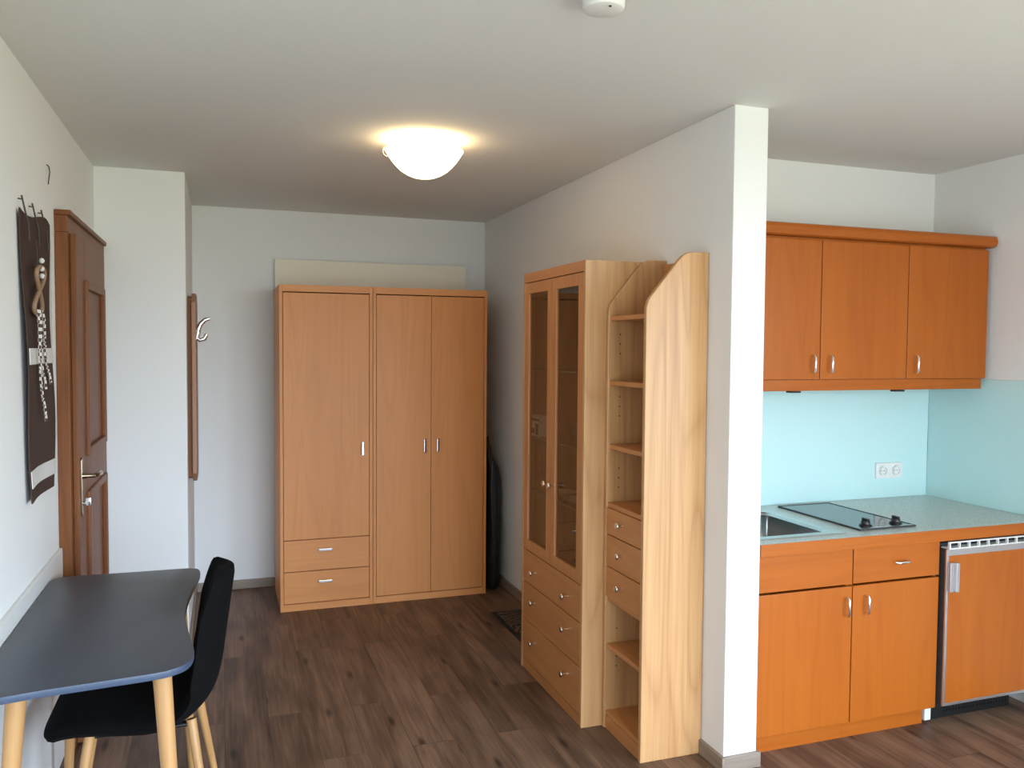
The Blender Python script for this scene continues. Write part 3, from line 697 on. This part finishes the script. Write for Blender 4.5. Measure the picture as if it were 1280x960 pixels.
# ---------------------------------------------------------------- chair
ch = thing('shell_chair', 'black padded shell chair with wooden legs pushed under the desk', 'chair', (-.243, 2.87, 0))
prof = [(-.492, .434), (-.476, .456), (-.43, .464), (-.36, .460), (-.28, .450), (-.20, .444), (-.13, .450), (-.078, .478), (-.046, .522), (-.030, .585), (-.020, .655), (-.010, .725), (-.002, .785), (.006, .840), (.012, .888)]
def interp(tab, s):
    f = s*(len(tab)-1); i = min(int(f), len(tab)-2); u = f-i
    def c(a, b2, c2, d): return .5*((2*b2)+(-a+c2)*u+(2*a-5*b2+4*c2-d)*u*u+(-a+3*b2-3*c2+d)*u**3)
    P = [tab[max(i-1, 0)], tab[i], tab[i+1], tab[min(i+2, len(tab)-1)]]
    return tuple(c(*[p[k] for p in P]) for k in range(len(tab[0])))
Wd = [(.205,), (.222,), (.228,), (.230,), (.230,), (.228,), (.224,), (.218,), (.212,), (.206,), (.200,), (.194,), (.186,), (.176,), (.165,)]
ns, ntt = 44, 24
t = bmesh.new(); gr = []
th = .052
for side_ in (0, 1):
    g = []
    for i in range(ns+1):
        s = i/ns; x, z = interp(prof, s); x2, z2 = interp(prof, min(1, s+.01)); x1, z1 = interp(prof, max(0, s-.01))
        d = Vector((x2-x1, 0, z2-z1)).normalized(); nrm = Vector((-d.z, 0, d.x))     # points up / towards the sitter
        w_ = interp(Wd, s)[0]
        e = min(s, 1-s)/(.13 if s > .5 else .075)
        if e < 1: w_ *= 1-(1-e)**2.4*(.62 if s > .5 else .45)
        row = []
        back = max(0, min(1, (s-.35)/.25)); cup = (.062*back - .030*max(0, (s-.8)/.2)) + .004*(1-back)*min(1, s/.2)
        for j in range(ntt+1):
            u = -1+2*j/ntt; edge = math.sqrt(max(0, 1-abs(u)**5)); endf = min(1, math.sqrt(max(0, min(s, 1-s))/.03))
            hh = th*.5*edge*endf*(1.0)
            rise = cup*abs(u)**2.2
            off = rise + (hh if side_ else -hh)
            row.append(t.verts.new((x+nrm.x*off, 2.87+u*w_, z+nrm.z*off)))
        g.append(row)
    gr.append(g)
for g in gr:
    for i in range(ns):
        for j in range(ntt): t.faces.new((g[i][j], g[i+1][j], g[i+1][j+1], g[i][j+1]))
a, b2 = gr
for i in range(ns):
    for j in (0, ntt): t.faces.new((a[i][j], a[i+1][j], b2[i+1][j], b2[i][j]))
for j in range(ntt):
    for i in (0, ns): t.faces.new((a[i][j], a[i][j+1], b2[i][j+1], b2[i][j]))
bmesh.ops.remove_doubles(t, verts=t.verts, dist=.0006)
obj('seat_shell', t, 'black', ch, True)
for (tx, ty, bx, by) in ((-.385, 2.745, -.450, 2.665), (-.395, 3.000, -.462, 3.075), (-.100, 2.745, -.036, 2.665), (-.090, 3.000, -.020, 3.075)):
    tleg((tx, ty, .428), (bx, by, 0), .0155, .010, 'leg', ch)
bm = tube([(-.385, 2.745, .412), (-.10, 2.745, .412)], .007); bm = tube([(-.395, 3.0, .412), (-.09, 3.0, .412)], .007, bm)
bm = tube([(-.385, 2.745, .412), (-.09, 3.0, .412)], .006, bm); bm = tube([(-.10, 2.745, .412), (-.395, 3.0, .412)], .006, bm)
obj('seat_support', bm, 'blackp', ch, True)
# ---------------------------------------------------------------- light: daylight through the windows
wd = bpy.data.worlds.new('World'); bpy.context.scene.world = wd; wd.use_nodes = True
nt = wd.node_tree; N = nt.nodes; N.clear()
out = N.new('ShaderNodeOutputWorld'); bgn = N.new('ShaderNodeBackground'); tc = N.new('ShaderNodeTexCoord'); sp = N.new('ShaderNodeSeparateXYZ')
mr = N.new('ShaderNodeMapRange'); mr.inputs['From Min'].default_value = -1; mr.inputs['From Max'].default_value = 1
cr = N.new('ShaderNodeValToRGB'); e = cr.color_ramp.elements
e[0].position = .465; e[0].color = (.28, .30, .225, 1); e[1].position = .525; e[1].color = (.79, .97, 1.20, 1)
nt.links.new(tc.outputs['Generated'], sp.inputs[0]); nt.links.new(sp.outputs['Z'], mr.inputs['Value']); nt.links.new(mr.outputs[0], cr.inputs['Fac'])
nt.links.new(cr.outputs['Color'], bgn.inputs['Color']); bgn.inputs['Strength'].default_value = 16.3; nt.links.new(bgn.outputs[0], out.inputs[0])
def portal(name, loc, rot, sx, sy):
    l = bpy.data.lights.new(name, 'AREA'); l.shape = 'RECTANGLE'; l.size = sx; l.size_y = sy; l.cycles.is_portal = True
    o = bpy.data.objects.new(name, l); C.objects.link(o); o.location = loc; o.rotation_euler = rot; return o
portal('window_portal', ((W1[0]+W1[1])/2, YBK-.10, (W1[2]+W1[3])/2), (math.radians(90), 0, 0), W1[1]-W1[0], W1[3]-W1[2])
portal('window_portal', (XR+.10, (W2[0]+W2[1])/2, (W2[2]+W2[3])/2), (math.radians(90), 0, math.radians(90)), W2[1]-W2[0], W2[3]-W2[2])

# ---------------------------------------------------------------- camera
yaw, pitch, roll = .3368, .0422, .0071
fw = Vector((math.sin(yaw), math.cos(yaw), 0)); r = Vector((math.cos(yaw), -math.sin(yaw), 0))
F = fw*math.cos(pitch) + Vector((0, 0, -math.sin(pitch))); U = fw*math.sin(pitch) + Vector((0, 0, math.cos(pitch)))
R2 = r*math.cos(roll) + U*math.sin(roll); U2 = -r*math.sin(roll) + U*math.cos(roll)
mt = Matrix((R2, U2, -F)).transposed().to_4x4(); mt.translation = (0, 0, 1.5965)
cd = bpy.data.cameras.new('camera'); cam = bpy.data.objects.new('camera', cd); C.objects.link(cam); cam.matrix_world = mt
cd.sensor_width = 36; cd.lens = 36*1035.25/1280; cd.clip_start = .05
bpy.context.scene.camera = cam
vs = bpy.context.scene.view_settings
vs.view_transform = 'Standard'; vs.look = 'None'; vs.gamma = 1; vs.exposure = 0.0; vs.use_curve_mapping = False
